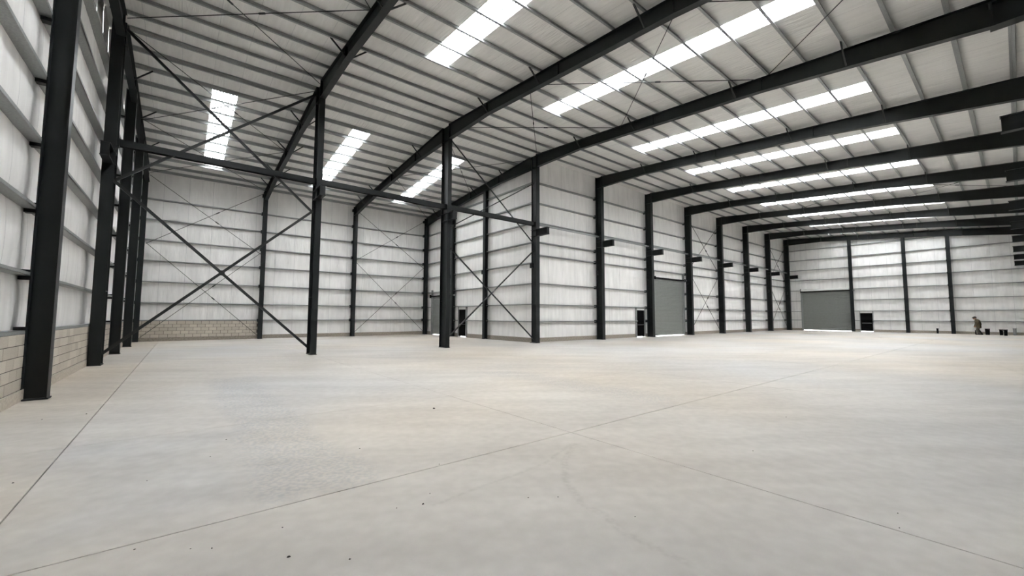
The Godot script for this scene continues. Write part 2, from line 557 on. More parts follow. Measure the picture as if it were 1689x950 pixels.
# ---------------------------------------------------------------- steel
# a rafter of welded plates in the plane X = x, from z0 (deep) over z1, z2 to z3
func rafter(x: float, zs: Array, depths: Array, label: String, braces: Array, side := -1.0) -> void:
	var t := thing("steel_rafter", label, "rafter", Vector3(x, roof(zs[0]), zs[0]), "dark steel roof rafters")
	var o := t.position
	var top := []
	var low := []
	for k in zs.size():
		top.append(Vector3(0, roof(zs[k]) - 0.012 - o.y, zs[k] - o.z))
		low.append(Vector3(0, roof(zs[k]) - depths[k] - o.y, zs[k] - o.z))
	var st := tool()
	for k in zs.size() - 1:
		var e := Vector3(0.008, 0, 0)
		loft(st, [top[k] - e, top[k] + e, low[k] + e, low[k] - e], [top[k + 1] - e, top[k + 1] + e, low[k + 1] + e, low[k + 1] - e])
	part("web", st, M.steel, t)
	st = tool()
	for k in zs.size() - 1:
		bar(st, top[k], top[k + 1], 0.22, 0.018)
	part("top_flange", st, M.steel, t)
	st = tool()
	for k in zs.size() - 1:
		bar(st, low[k], low[k + 1], 0.22, 0.02)
	part("bottom_flange", st, M.steel, t)
	var at := func(z: float) -> Array:
		for k in zs.size() - 1:
			if (z - zs[k]) * (z - zs[k + 1]) <= 0.0:
				var f: float = (z - zs[k]) / (zs[k + 1] - zs[k])
				return [top[k].lerp(top[k + 1], f), low[k].lerp(low[k + 1], f)]
		return [top[0], low[0]]
	for z in [zs[1], (zs[1] + zs[2]) / 2, zs[2]]:
		var e2: Array = at.call(z)
		st = tool()
		loft(st, [e2[0] + Vector3(-0.1, 0, -0.012), e2[0] + Vector3(0.1, 0, -0.012), e2[0] + Vector3(0.1, 0, 0.012), e2[0] + Vector3(-0.1, 0, 0.012)], [e2[1] + Vector3(-0.1, 0, -0.012), e2[1] + Vector3(0.1, 0, -0.012), e2[1] + Vector3(0.1, 0, 0.012), e2[1] + Vector3(-0.1, 0, 0.012)])
		part("splice_plate", st, M.steel, t)
	for z in braces:
		var e2: Array = at.call(z)
		for s in [-1.0, 1.0]:
			if x + s * 0.6 < -0.2 or x + s * 0.6 > 61.2: continue
			if side > 0.0 and s > 0.0: continue
			st = tool()
			bar(st, e2[1] + Vector3(s * 0.08, 0.04, 0), Vector3(s * 0.62, e2[0].y + 0.03, e2[0].z), 0.045, 0.045, Vector3(0, 0, 1))
			part("fly_brace", st, M.brace, t)

# an H column. face: direction of its flanges' normals ("z" or "x")
func column(at: Vector3, height: float, width: float, deep: float, face: String, label: String, group: String, extras := {}) -> Node3D:
	var t := thing("steel_column", label, "column", at, group)
	var dx := Vector3.RIGHT if face == "z" else Vector3(0, 0, 1)
	var dz := Vector3(0, 0, 1) if face == "z" else Vector3.RIGHT
	var slab := func(st: SurfaceTool, a0: float, a1: float, y0: float, y1: float, b0: float, b1: float) -> void:
		loft(st, [dx * a0 + dz * b0 + Vector3(0, y0, 0), dx * a1 + dz * b0 + Vector3(0, y0, 0), dx * a1 + dz * b1 + Vector3(0, y0, 0), dx * a0 + dz * b1 + Vector3(0, y0, 0)],
			[dx * a0 + dz * b0 + Vector3(0, y1, 0), dx * a1 + dz * b0 + Vector3(0, y1, 0), dx * a1 + dz * b1 + Vector3(0, y1, 0), dx * a0 + dz * b1 + Vector3(0, y1, 0)])
	var w := width / 2
	var h := deep / 2
	var st := tool(); slab.call(st, -0.007, 0.007, 0.0, height, -h + 0.014, h - 0.014)
	part("web", st, M.steel, t)
	for s in [-1.0, 1.0]:
		var fw: float = w if s > 0 else float(extras.get("back_width", width)) / 2
		st = tool(); slab.call(st, -fw, fw, 0.0, height, s * h - (0.016 if s > 0 else 0.0), s * h + (0.0 if s > 0 else 0.016))
		part("flange", st, M.steel, t)
	st = tool(); slab.call(st, -w - 0.015, w + 0.015, 0.0, 0.025, -h - 0.02, h + 0.02)
	part("base_plate", st, M.steel, t)
	for y in extras.get("stiffeners", []):
		for s in [-1.0, 1.0]:
			st = tool(); slab.call(st, minf(s * 0.007, s * w), maxf(s * 0.007, s * w), y, y + 0.014, -h + 0.014, h - 0.014)
			part("stiffener", st, M.steel, t)
	# plates that carry the girts: between the back flange and the lining
	for y in extras.get("cleats", []):
		var back: float = extras.back
		var s: float = signf(back)
		st = tool(); slab.call(st, -0.05 - w, -w + 0.11, y - 0.1, y + 0.09, minf(s * (h - 0.02), back), maxf(s * (h - 0.02), back))
		part("girt_cleat", st, M.steel, t)
	# crane corbel towards s
	if extras.has("corbel"):
		var s: float = extras.corbel
		var long: float = extras.get("reach", 0.88)
		st = tool()
		var c := func(a0: float, a1: float, y0: float, y1: float, b0: float, b1: float) -> void: slab.call(st, a0, a1, y0, y1, minf(s * b0, s * b1), maxf(s * b0, s * b1))
		c.call(-0.008, 0.008, 6.36, 6.76, h, h + long)
		c.call(-0.11, 0.11, 6.745, 6.765, h, h + long + 0.02)
		c.call(-0.11, 0.11, 6.345, 6.365, h, h + long + 0.02)
		c.call(-0.1, 0.1, 6.36, 6.75, h + long - 0.02, h + long)
		part("corbel", st, M.steel, t)
	for y in extras.get("boxes", []):
		st = tool(); slab.call(st, -w - 0.16, -w + 0.02, y, y + 0.28, -0.13, 0.05)
		part("beam_stub", st, M.steel, t)
	return t

func cross_brace(label: String, a: Vector3, b: Vector3, c: Vector3, d: Vector3, r: float, gusset: float, angle := false) -> void:
	# one bar a-b, the other c-d
	var o := (a + b + c + d) / 4
	var low := minf(minf(a.y, b.y), minf(c.y, d.y))
	o.y = low
	var t := thing("cross_brace", label, "brace", o, "steel cross braces")
	for e in [[a, b], [c, d]]:
		var st := tool()
		if angle:
			bar(st, e[0] - o, e[1] - o, r * 2, r * 2)
		else:
			tube(st, e[0] - o, e[1] - o, r, 6)
		part("rod", st, M.brace, t)
		if not angle:
			st = tool()
			var m: Vector3 = e[0].lerp(e[1], 0.57) - o
			var dir: Vector3 = (e[1] - e[0]).normalized()
			tube(st, m - dir * 0.1, m + dir * 0.1, r * 2.2, 8)
			part("turnbuckle", st, M.brace, t)
	if gusset > 0.0:
		var mid := (a + b + c + d) / 4 - o
		var n := (b - a).cross(d - c).normalized() * 0.03
		var u := ((b - a).normalized() + (d - c).normalized()).normalized() * gusset
		var v := ((b - a).normalized() - (d - c).normalized()).normalized() * gusset
		var st := tool()
		loft(st, [mid - u * 0.7 - v * 0.7 - n, mid + u * 0.7 - v * 0.7 - n, mid + u * 0.7 + v * 0.7 - n, mid - u * 0.7 + v * 0.7 - n], [mid - u * 0.7 - v * 0.7 + n, mid + u * 0.7 - v * 0.7 + n, mid + u * 0.7 + v * 0.7 + n, mid - u * 0.7 + v * 0.7 + n])
		part("gusset", st, M.brace, t)

# ---------------------------------------------------------------- roof
const HALL_LIGHTS := [[2.5, 3.45], [8.55, 9.5], [14.5, 15.47], [21.42, 22.5], [27.3, 28.4], [33.4, 34.5], [39.65, 40.7], [46.1, 47.15], [52.3, 53.35], [58.4, 59.4]]
const AISLE_LIGHTS := [[2.52, 3.45], [8.42, 9.36], [14.28, 15.26]]

func ceiling_strip(x0: float, x1: float, za: float, zb: float, purlins: Array) -> ArrayMesh:
	var st := SurfaceTool.new()
	st.begin(Mesh.PRIMITIVE_TRIANGLES)
	st.set_smooth_group(1)
	var lo := minf(za, zb)
	var hi := maxf(za, zb)
	var levels := [lo]
	for p in purlins:
		if p > lo + 0.05 and p < hi - 0.05: levels.append(p)
	levels.append(hi)
	levels.sort()
	var zs := []
	var sag := []
	for k in levels.size() - 1:
		for s in 5:
			zs.append(lerpf(levels[k], levels[k + 1], s / 5.0))
			sag.append(sin(PI * s / 5.0))
	zs.append(hi); sag.append(0.0)
	var nx := 4
	var at := func(i: int, k: int) -> Vector3:
		var tuck := 0.012 if i == 0 or i == nx else 0.0
		var x := lerpf(x0 + 0.003, x1 - 0.003, float(i) / nx)
		return Vector3(x, roof(zs[k]) + PURLIN + 0.004 - 0.016 * sag[k] * (1.0 + 0.4 * sin(x * 4.7 + zs[k])) + tuck * sag[k], zs[k])
	for i in nx:
		for k in zs.size() - 1:
			quad(st, at.call(i, k), at.call(i + 1, k), at.call(i + 1, k + 1), at.call(i, k + 1), Vector3.DOWN)
	return done(st)

func roof_plate(st: SurfaceTool, x0: float, x1: float, za: float, zb: float) -> void:
	var a := roof(za) + PURLIN + 0.12
	var b := roof(zb) + PURLIN + 0.12
	loft(st, [Vector3(x0, a, za), Vector3(x1, a, za), Vector3(x1, a + 0.05, za), Vector3(x0, a + 0.05, za)], [Vector3(x0, b, zb), Vector3(x1, b, zb), Vector3(x1, b + 0.05, zb), Vector3(x0, b + 0.05, zb)])

func make_roof() -> void:
	var ceil := setting("ceiling", "grey-white insulated roof lining on galvanised purlins", "ceiling")
	var hall := []
	for k in 17: hall.append(4.85 + 1.128 * (k - 4))
	var aisle := []
	for k in 12: aisle.append(-0.59 - 1.13 * k)
	aisle.append(-14.0)
	# purlins: Z sections over the rafters
	for set_ in [[hall, -0.3, 61.3], [aisle, -0.3, 18.55]]:
		for z in set_[0]:
			var st := tool()
			var y := roof(z)
			var s := 1.0 if z > 0 else -1.0
			box(st, Vector3(set_[1], y, z - 0.0035), Vector3(set_[2], y + PURLIN, z + 0.0035))
			box(st, Vector3(set_[1], y, minf(z, z + s * 0.07)), Vector3(set_[2], y + 0.005, maxf(z, z + s * 0.07)))
			box(st, Vector3(set_[1], y, z + s * 0.066 - 0.003), Vector3(set_[2], y + 0.022, z + s * 0.066 + 0.003))
			box(st, Vector3(set_[1], y + PURLIN - 0.005, minf(z, z - s * 0.07)), Vector3(set_[2], y + PURLIN, maxf(z, z - s * 0.07)))
			part("purlin", st, M.zinc, ceil)
	# lining in strips along the fall, five to a bay besides the skylight strip
	var n := 0
	for set_ in [[HALL_LIGHTS, -0.5, 61.5, 0.0, 19.8, [4.85, 15.0], hall], [AISLE_LIGHTS, -0.5, 18.7, 0.0, -14.75, [-2.85, -11.89], aisle]]:
		var edges := [set_[1]]
		for l in set_[0]:
			edges.append(l[0]); edges.append(l[1])
		edges.append(set_[2])
		var shell := tool()
		for k in edges.size() - 1:
			var x0: float = edges[k]
			var x1: float = edges[k + 1]
			if k % 2 == 1:
				for span in [[set_[3], set_[5][0]], [set_[5][1], set_[4]]]:
					put("lining_strip", ceiling_strip(x0, x1, span[0], span[1], set_[6]), M.ceiling, ceil)
					roof_plate(shell, x0, x1, span[0], span[1])
				n += 1
				skylight(n, x0, x1, set_[5][0], set_[5][1])
			else:
				roof_plate(shell, x0, x1, set_[3], set_[4])
				var c := maxi(1, roundi((x1 - x0) / 1.03))
				for i in c:
					put("lining_strip", ceiling_strip(lerpf(x0, x1, float(i) / c), lerpf(x0, x1, float(i + 1) / c), set_[3], set_[4], set_[6]), M.ceiling, ceil)
		part("roof_sheeting", shell, M.outer, ceil)
	var st := tool()
	box(st, Vector3(-0.7, RIDGE + 0.3, -0.62), Vector3(61.7, RIDGE + 0.44, 0.25))
	part("ridge_cap", st, M.outer, ceil)
	st = tool()
	box(st, Vector3(STEP_LINING - 0.1, RIDGE + PURLIN, -0.6), Vector3(61.5, RIDGE + PURLIN + 0.05, 0.02))
	part("ridge_lining", st, M.ceiling, ceil)

func skylight(number: int, x0: float, x1: float, za: float, zb: float) -> void:
	var where := "in the side aisle roof" if zb < 0 else "in the main hall roof"
	var order := ["first", "second", "third", "fourth", "fifth", "sixth", "seventh", "eighth", "ninth", "tenth"]
	var k := number - 1 if zb > 0 else number - 11
	var w := setting("window_%d" % number, "bright ribbed translucent skylight strip %s, %s from the left end" % [where, order[k]], "skylight")
	var y := PURLIN + 0.13
	var st := tool()
	quad(st, Vector3(x0, roof(za) + y, za), Vector3(x1, roof(za) + y, za), Vector3(x1, roof(zb) + y, zb), Vector3(x0, roof(zb) + y, zb), Vector3.DOWN)
	part("sheet", st, M.sheet, w)
	st = tool()
	for i in 8:
		var x := lerpf(x0, x1, (i + 0.5) / 8.0)
		var p := []
		for e in [[za, 0], [zb, 1]]:
			var r: float = roof(e[0]) + y
			p.append([Vector3(x - 0.025, r + 0.002, e[0]), Vector3(x + 0.025, r + 0.002, e[0]), Vector3(x + 0.018, r + 0.03, e[0]), Vector3(x - 0.018, r + 0.03, e[0])])
		loft(st, p[0], p[1])
	part("ribs", st, M.rib, w)
	for x in [x0, x1]:
		st = tool()
		var s := 1.0 if x == x0 else -1.0
		loft(st, [Vector3(x, roof(za) + PURLIN, za), Vector3(x + s * 0.012, roof(za) + PURLIN, za), Vector3(x + s * 0.012, roof(za) + y, za), Vector3(x, roof(za) + y, za)], [Vector3(x, roof(zb) + PURLIN, zb), Vector3(x + s * 0.012, roof(zb) + PURLIN, zb), Vector3(x + s * 0.012, roof(zb) + y, zb), Vector3(x, roof(zb) + y, zb)])
		part("edge_flashing", st, M.ceiling, w)
	for z in [za, zb]:
		st = tool()
		box(st, Vector3(x0, roof(z) + PURLIN, z - 0.006), Vector3(x1, roof(z) + y + 0.03, z + 0.006))
		part("end_flashing", st, M.ceiling, w)

# ---------------------------------------------------------------- person (smooth union of tapered capsules, surface nets)
func capsule(p: Vector3, a: Vector3, b: Vector3, ra: float, rb: float) -> float:
	var ab := b - a
	var t := clampf((p - a).dot(ab) / maxf(ab.length_squared(), 1e-9), 0.0, 1.0)
	return (p - a - ab * t).length() - lerpf(ra, rb, t)

func blob(bones: Array, cell: float, k: float, cut_low := -9.0, cut_high := 9.0) -> ArrayMesh:
	var lo := Vector3(9, 9, 9)
	var hi := -lo
	for b in bones:
		for e in [[b[0], b[2]], [b[1], b[3]]]:
			var r: float = e[1] + cell * 2
			lo = lo.min(e[0] - Vector3(r, r, r))
			hi = hi.max(e[0] + Vector3(r, r, r))
	var n := Vector3i(((hi - lo) / cell).ceil()) + Vector3i.ONE
	var f := PackedFloat32Array()
	f.resize(n.x * n.y * n.z)
	f.fill(1.0)
	for z in n.z:
		for y in n.y:
			for x in n.x:
				var p := lo + Vector3(x, y, z) * cell
				var d := 1.0
				for b in bones:
					var c := capsule(p, b[0], b[1], b[2], b[3])
					if c < 0.25:
						var h := maxf(k - absf(d - c), 0.0) / k
						d = minf(d, c) - h * h * k * 0.25
				d = maxf(d, maxf(cut_low - p.y, p.y - cut_high))
				f[x + n.x * (y + n.y * z)] = d
	var vid := {}
	var verts := PackedVector3Array()
	var idx := PackedInt32Array()
	var step := [1, n.x, n.x * n.y]
	for z in n.z - 1:
		for y in n.y - 1:
			for x in n.x - 1:
				var base := x + n.x * (y + n.y * z)
				var sum := Vector3.ZERO
				var cnt := 0
				for axis in 3:
					var o1 := (axis + 1) % 3
					var o2 := (axis + 2) % 3
					for q in 4:
						var i0: int = base + (q & 1) * step[o1] + (q >> 1) * step[o2]
						var va := f[i0]
						var vb := f[i0 + step[axis]]
						if (va < 0.0) != (vb < 0.0):
							var off := Vector3.ZERO
							off[axis] = va / (va - vb)
							off[o1] = q & 1
							off[o2] = q >> 1
							sum += off
							cnt += 1
				if cnt > 0:
					vid[base] = verts.size()
					verts.append(lo + (Vector3(x, y, z) + sum / cnt) * cell)
	for z in range(1, n.z - 1):
		for y in range(1, n.y - 1):
			for x in range(1, n.x - 1):
				var base := x + n.x * (y + n.y * z)
				for axis in 3:
					var va := f[base]
					var vb := f[base + step[axis]]
					if (va < 0.0) != (vb < 0.0):
						var s1: int = step[(axis + 1) % 3]
						var s2: int = step[(axis + 2) % 3]
						var a: int = vid[base - s1 - s2]
						var b: int = vid[base - s2]
						var c: int = vid[base]
						var d: int = vid[base - s1]
						if va < 0.0:
							idx.append_array(PackedInt32Array([a, c, b, a, d, c]))
						else:
							idx.append_array(PackedInt32Array([a, b, c, a, c, d]))
	var arr := []
	arr.resize(Mesh.ARRAY_MAX)
	arr[Mesh.ARRAY_VERTEX] = verts
	arr[Mesh.ARRAY_INDEX] = idx
	var am := ArrayMesh.new()
	am.add_surface_from_arrays(Mesh.PRIMITIVE_TRIANGLES, arr)
	var st := SurfaceTool.new()
	st.create_from(am, 0)
	st.generate_normals()
	return st.commit()

func make_person(at: Vector3, turn: float) -> void:
	# faces -Z before the turn, stooping, looking down at the floor
	var t := thing("person", "person in olive jacket and dark cap stooping by the far wall", "person", at)
	t.rotation.y = turn
	var V := func(x: float, y: float, z: float) -> Vector3: return Vector3(x, y, z)
	var hipL := Vector3(-0.09, 0.9, 0.05)
	var hipR := Vector3(0.09, 0.9, 0.05)
	var kneeL := Vector3(-0.1, 0.49, -0.1)
	var kneeR := Vector3(0.1, 0.49, 0.0)
	var ankL := Vector3(-0.1, 0.09, -0.02)
	var ankR := Vector3(0.1, 0.09, 0.22)
	var chest := Vector3(0, 1.25, -0.04)
	var neck := Vector3(0, 1.43, -0.13)
	var head := Vector3(0, 1.54, -0.2)
	var body := [[Vector3(0, 0.92, 0.05), chest, 0.13, 0.15], [chest, neck, 0.14, 0.07], [neck, head, 0.055, 0.06], [head + Vector3(0, 0.045, 0.015), head + Vector3(0, -0.03, -0.02), 0.093, 0.075], [head + Vector3(0, -0.02, -0.03), head + Vector3(0, -0.085, -0.055), 0.06, 0.035], [head + Vector3(0, 0.0, -0.1), head + Vector3(0, -0.035, -0.115), 0.012, 0.017]]
	for s in [-1.0, 1.0]:
		body.append([head + Vector3(s * 0.085, 0.01, 0.01), head + Vector3(s * 0.09, -0.03, 0.015), 0.016, 0.012])
	var sleeves := []
	var hands := []
	for s in [-1.0, 1.0]:
		var sh := Vector3(s * 0.19, 1.36, -0.07)
		var el := Vector3(s * 0.25, 1.08, -0.06)
		var wr := Vector3(s * 0.2, 0.86, -0.18)
		sleeves.append([Vector3(s * 0.08, 1.37, -0.08), sh, 0.08, 0.07])
		sleeves.append([sh, el, 0.06, 0.05])
		sleeves.append([el, wr, 0.05, 0.036])
		var palm := wr + Vector3(-s * 0.01, -0.08, -0.035)
		hands.append([wr, palm, 0.028, 0.036])
		for k in 4:
			var root := palm + Vector3(0, -0.02, -0.03 + 0.019 * k)
			var length: float = [0.068, 0.078, 0.074, 0.058][k]
			hands.append([root, root + Vector3(-s * 0.012, -length * 0.6, -0.004), 0.0095, 0.0085])
			hands.append([root + Vector3(-s * 0.012, -length * 0.6, -0.004), root + Vector3(-s * 0.035, -length, -0.006), 0.0085, 0.0075])
		hands.append([palm + Vector3(0, 0.03, -0.025), palm + Vector3(-s * 0.02, -0.015, -0.06), 0.011, 0.009])
	var legs := [[hipL, kneeL, 0.095, 0.06], [kneeL, ankL, 0.06, 0.042], [hipR, kneeR, 0.095, 0.06], [kneeR, ankR, 0.06, 0.042]]
	put("body", blob(body + sleeves + legs + hands, 0.016, 0.03), M.skin, t)
	var coat := [[Vector3(0, 0.98, 0.04), chest, 0.175, 0.185], [chest, neck + Vector3(0, -0.03, 0.02), 0.18, 0.09], [Vector3(-0.09, 0.7, 0.03), Vector3(-0.07, 1.1, 0.02), 0.15, 0.14], [Vector3(0.09, 0.7, 0.03), Vector3(0.07, 1.1, 0.02), 0.15, 0.14]]
	for b in sleeves: coat.append([b[0], b[1], b[2] + 0.02, b[3] + 0.02])
	put("jacket", blob(coat, 0.02, 0.05, 0.62), M.jacket, t)
	var wear := []
	for b in legs: wear.append([b[0], b[1], b[2] + 0.018, b[3] + 0.02])
	put("trousers", blob(wear, 0.02, 0.03, 0.1), M.trousers, t)
	for a in [ankL, ankR]:
		put("shoe", blob([[Vector3(a.x, 0.05, a.z + 0.04), Vector3(a.x, 0.042, a.z - 0.16), 0.05, 0.042], [Vector3(a.x, 0.05, a.z + 0.02), Vector3(a.x, 0.12, a.z), 0.05, 0.05]], 0.014, 0.02, 0.0), M.black, t)
	put("cap", blob([[head + Vector3(0, 0.075, 0.02), head + Vector3(0, 0.06, -0.02), 0.1, 0.1], [head + Vector3(-0.03, 0.055, -0.09), head + Vector3(0.03, 0.055, -0.09), 0.05, 0.05], [head + Vector3(0, 0.04, -0.1), head + Vector3(0, 0.03, -0.16), 0.04, 0.025], [head + Vector3(0, 0.0, 0.06), head + Vector3(0, 0.05, 0.06), 0.06, 0.07]], 0.013, 0.03, head.y - 0.03), M.hair, t)

# ---------------------------------------------------------------- the scene
func _ready() -> void:
	rng.seed = 7
	# camera: solved from the photograph's column feet, floor joints and plumb edges
	var cam := Camera3D.new()
	cam.name = "camera"
	add_child(cam)
	var yaw := 0.6788
	var pitch := 0.0696
	var roll := 0.0035
	var fw := Vector3(sin(yaw) * cos(pitch), sin(pitch), -cos(yaw) * cos(pitch))
	var rt := Vector3(cos(yaw), 0, sin(yaw))
	var up := rt.cross(fw)
	cam.transform = Transform3D(Basis(rt * cos(roll) + up * sin(roll), up * cos(roll) - rt * sin(roll), -fw), Vector3(1.9402, 1.5521, 18.0903))
	cam.fov = rad_to_deg(2.0 * atan(475.0 / 674.03))
	cam.near = 0.05
	cam.far = 400.0
	# daylight: an even overcast sky, entering through the skylights and under the doors
	var env := Environment.new()
	env.background_mode = Environment.BG_SKY
	var sky := Sky.new()
	var sm := ProceduralSkyMaterial.new()
	sm.sky_top_color = Color(0.975, 0.985, 1.0)
	sm.sky_horizon_color = Color(0.93, 0.94, 0.955)
	sm.ground_horizon_color = Color(0.6, 0.6, 0.6)
	sm.ground_bottom_color = Color(0.5, 0.5, 0.5)
	sky.sky_material = sm
	env.sky = sky
	env.tonemap_mode = Environment.TONE_MAPPER_LINEAR
	env.background_energy_multiplier = 6.0
	env.tonemap_exposure = 8.1
	env.sdfgi_enabled = true
	env.ssao_enabled = true
	env.ssil_enabled = true
	var we := WorldEnvironment.new()
	we.name = "world_environment"
	we.environment = env
	add_child(we)

	make_materials()
	make_block_mesh()
	make_floor()
	make_roof()

	# walls
	var left := make_wall("wall_left", "left end wall, creased white insulation above a low block wall", Vector3(LEFT_LINING, 0, RIGHT_LINING), Vector3(0, 0, -1), Vector3(1, 0, 0), RIGHT_LINING - BACK_LINING, GIRTS, 0.035, [], 1.22, 0.22, 99.0)
	blocks(left, 0.0, RIGHT_LINING - BACK_LINING, 0.2, 10.6)
	var back := make_wall("wall_back", "white lined wall at the back of the side aisle", Vector3(LEFT_LINING, 0, BACK_LINING), Vector3(1, 0, 0), Vector3(0, 0, 1), STEP_LINING - LEFT_LINING, GIRTS, 0.02, [], 1.22, 0.26, 6.5)
	blocks(back, 0.2, 6.45, 0.18, -1.0)
	# u of the return wall runs from the aisle's back corner towards the hall
	var step_holes := [[1.3, 4.75, 3.2], [5.55, 6.6, 2.06]]
	var step := make_wall("wall_return", "white lined return wall between the side aisle and the long wall", Vector3(STEP_LINING, 0, BACK_LINING), Vector3(0, 0, 1), Vector3(-1, 0, 0), LONG_LINING - BACK_LINING, GIRTS, 0.02, step_holes, 1.22, 0.26, -1.0, Vector2(0.5, 0.0))
	var long_holes := [[29.1 - STEP_LINING, 30.15 - STEP_LINING, 2.06], [31.65 - STEP_LINING, 36.1 - STEP_LINING, 4.7]]
	var long_wall := make_wall("wall_long", "long white lined wall of the main hall with horizontal girts", Vector3(STEP_LINING, 0, LONG_LINING), Vector3(1, 0, 0), Vector3(0, 0, 1), END_LINING - STEP_LINING, GIRTS_LONG, 0.02, long_holes, 1.22, 0.26, -1.0, Vector2(0.0, 0.5))
	var end_holes := [[1.4 - LONG_LINING, 6.06 - LONG_LINING, 4.65], [6.85 - LONG_LINING, 7.9 - LONG_LINING, 2.06]]
	var far := make_wall("wall_far", "white lined end wall at the far end of the hall", Vector3(END_LINING, 0, LONG_LINING), Vector3(0, 0, 1), Vector3(-1, 0, 0), RIGHT_LINING - LONG_LINING, GIRTS, 0.015, end_holes, 1.22, 0.26)
	make_wall("wall_right", "white lined side wall on the right of the hall", Vector3(END_LINING, 0, RIGHT_LINING), Vector3(-1, 0, 0), Vector3(0, 0, -1), END_LINING - LEFT_LINING, GIRTS, 0.02, [], 2.44, 0.26)
	var st := tool()
	box(st, Vector3(-40, -0.4, -60), Vector3(110, -0.32, 60))
	var yard := setting("ground", "pale concrete yard outside the doors", "ground")
	part("yard_slab", st, M.yard, yard)
	for e in [[Vector3(61.62, -0.3, -0.4), Vector3(66, 0.0, 19.6)], [Vector3(18.8, -0.3, -14.5), Vector3(61.6, 0.0, -0.52)]]:
		st = tool()
		box(st, e[0], e[1])
		part("apron", st, M.yard, yard)

	# doors
	roller_door(1, "grey roller shutter in the long wall between two columns", long_wall, long_holes[1][0], long_holes[1][1], 4.66, "grey")
	man_door(2, "black door in the long wall left of the tall roller shutter", long_wall, long_holes[0][0], long_holes[0][1], 2.06, 2.25)
	roller_door(3, "wide grey roller shutter in the far end wall", far, end_holes[0][0], end_holes[0][1], 4.6, "white")
	man_door(4, "black door in the far end wall beside the wide shutter", far, end_holes[1][0], end_holes[1][1], 2.06, 2.27)
	roller_door(5, "low grey roller shutter in the corner of the side aisle", step, step_holes[0][0], step_holes[0][1], 3.15, "grey")
	man_door(6, "black door in the return wall behind the middle column", step, step_holes[1][0], step_holes[1][1], 2.06, 2.27)

	# columns on the ridge line
	var nth := ["first", "second", "third", "fourth", "fifth", "sixth", "seventh", "eighth", "ninth", "tenth", "eleventh"]
	for k in FRAMES:
		var x := BAY * k
		var h := roof(0.0) - 0.02
		var corbel := {"corbel": 1.0, "stiffeners": [2.3, 6.36, 6.75, 10.55]}
		if k == 0:
			column(Vector3(-0.08, 0, 0), h, 0.3, 0.5, "z", "dark steel column by the left wall carrying the horizontal strut", "columns on the ridge line", corbel)
		elif k < 3:
			corbel.merge({"reach": 0.55})
			column(Vector3(x + 0.0, 0, 0), h, 0.22, 0.66, "z", ["", "freestanding dark steel column nearest the left wall, standing on open floor", "freestanding dark steel column in the middle, in front of the aisle corner"][k], "columns on the ridge line", corbel)
		else:
			corbel.merge({"boxes": [4.44]})
			if k == 3: corbel.merge({"back_width": 0.12})
			if k > 3: corbel.merge({"cleats": GIRTS_LONG, "back": -0.43})
			column(Vector3(x, 0, 0), h, 0.3, 0.5, "z", "dark steel column with a corbel, %s along the long wall from its near corner" % nth[k - 3], "columns on the ridge line", corbel)
	# aisle back columns
	for k in WIDE + 1:
		var h := roof(BACK) - 0.02
		column(Vector3(BAY * k - (0.08 if k == 0 else 0.0), 0, BACK), h, 0.24, 0.36, "z", ["dark steel column in the far left corner of the aisle", "dark steel column on the aisle back wall where the block wall ends", "dark steel column in the middle of the aisle back wall", "dark steel column in the aisle corner beside the low shutter"][k], "columns on the aisle back wall", {"cleats": GIRTS, "back": -0.4, "stiffeners": [9.4]})
	# wind columns of the left end wall, the return wall and the far wall
	var gable := [[13.2, "dark steel wind column on the left wall beside the camera"], [6.62, "nearest and largest dark steel column on the left wall"], [-4.72, "dark steel column on the left wall, next one beyond the strut column"], [-9.45, "dark steel column on the left wall, second beyond the strut column"]]
	for g in gable:
		column(Vector3(-0.09, 0, g[0]), roof(g[0]) - 0.04, 0.26, 0.33, "x", g[1], "wind columns of the left wall", {"cleats": GIRTS, "back": -0.34})
	for g in [[-5.2, "dark steel column on the return wall right of the black door"], [-9.6, "dark steel column on the return wall between shutter and black door"]]:
		column(Vector3(18.32, 0, g[0]), roof(g[0]) - 0.5, 0.26, 0.26, "x", g[1], "wind columns of the return wall", {"cleats": GIRTS, "back": 0.28, "boxes": [4.5]})
	for g in [[6.25, "slim dark steel column on the far wall between shutter and door"], [10.72, "slim dark steel column in the middle of the far wall"], [13.95, "slim dark steel column on the far wall nearest the person"]]:
		column(Vector3(61.02, 0, g[0]), roof(g[0]) - 0.5, 0.28, 0.3, "x", g[1], "wind columns of the far wall", {"cleats": GIRTS, "back": 0.36})
	# right-hand columns, of which the corbels reach into the picture
	for k in FRAMES:
		column(Vector3(BAY * k - (0.08 if k == 0 else 0.0), 0, RIGHT - 0.05), roof(RIGHT) - 0.02, 0.3, 0.5, "z", "dark steel corbel column on the right side, %s frame from the left wall" % nth[k], "columns on the right side", {"corbel": -1.0, "reach": 0.85, "stiffeners": [6.36, 6.75]})

	# rafters
	for k in FRAMES:
		var x := BAY * k
		rafter(x, [0.345 if k == 1 or k == 2 else 0.265, 3.6, 12.5, 18.85], [0.75, 0.5, 0.5, 0.78], "dark tapered steel rafter over the main hall, %s frame from the left wall" % nth[k], [3.72, 7.1, 11.62, 15.0])
		if k <= WIDE:
			rafter(x, [-0.35, -3.6, -10.5, -13.93], [0.75, 0.52, 0.5, 0.7], "dark steel rafter sloping down over the side aisle, %s from the left wall" % nth[k], [-2.85, -6.24, -9.63, -11.89], 1.0 if k == WIDE else -1.0)

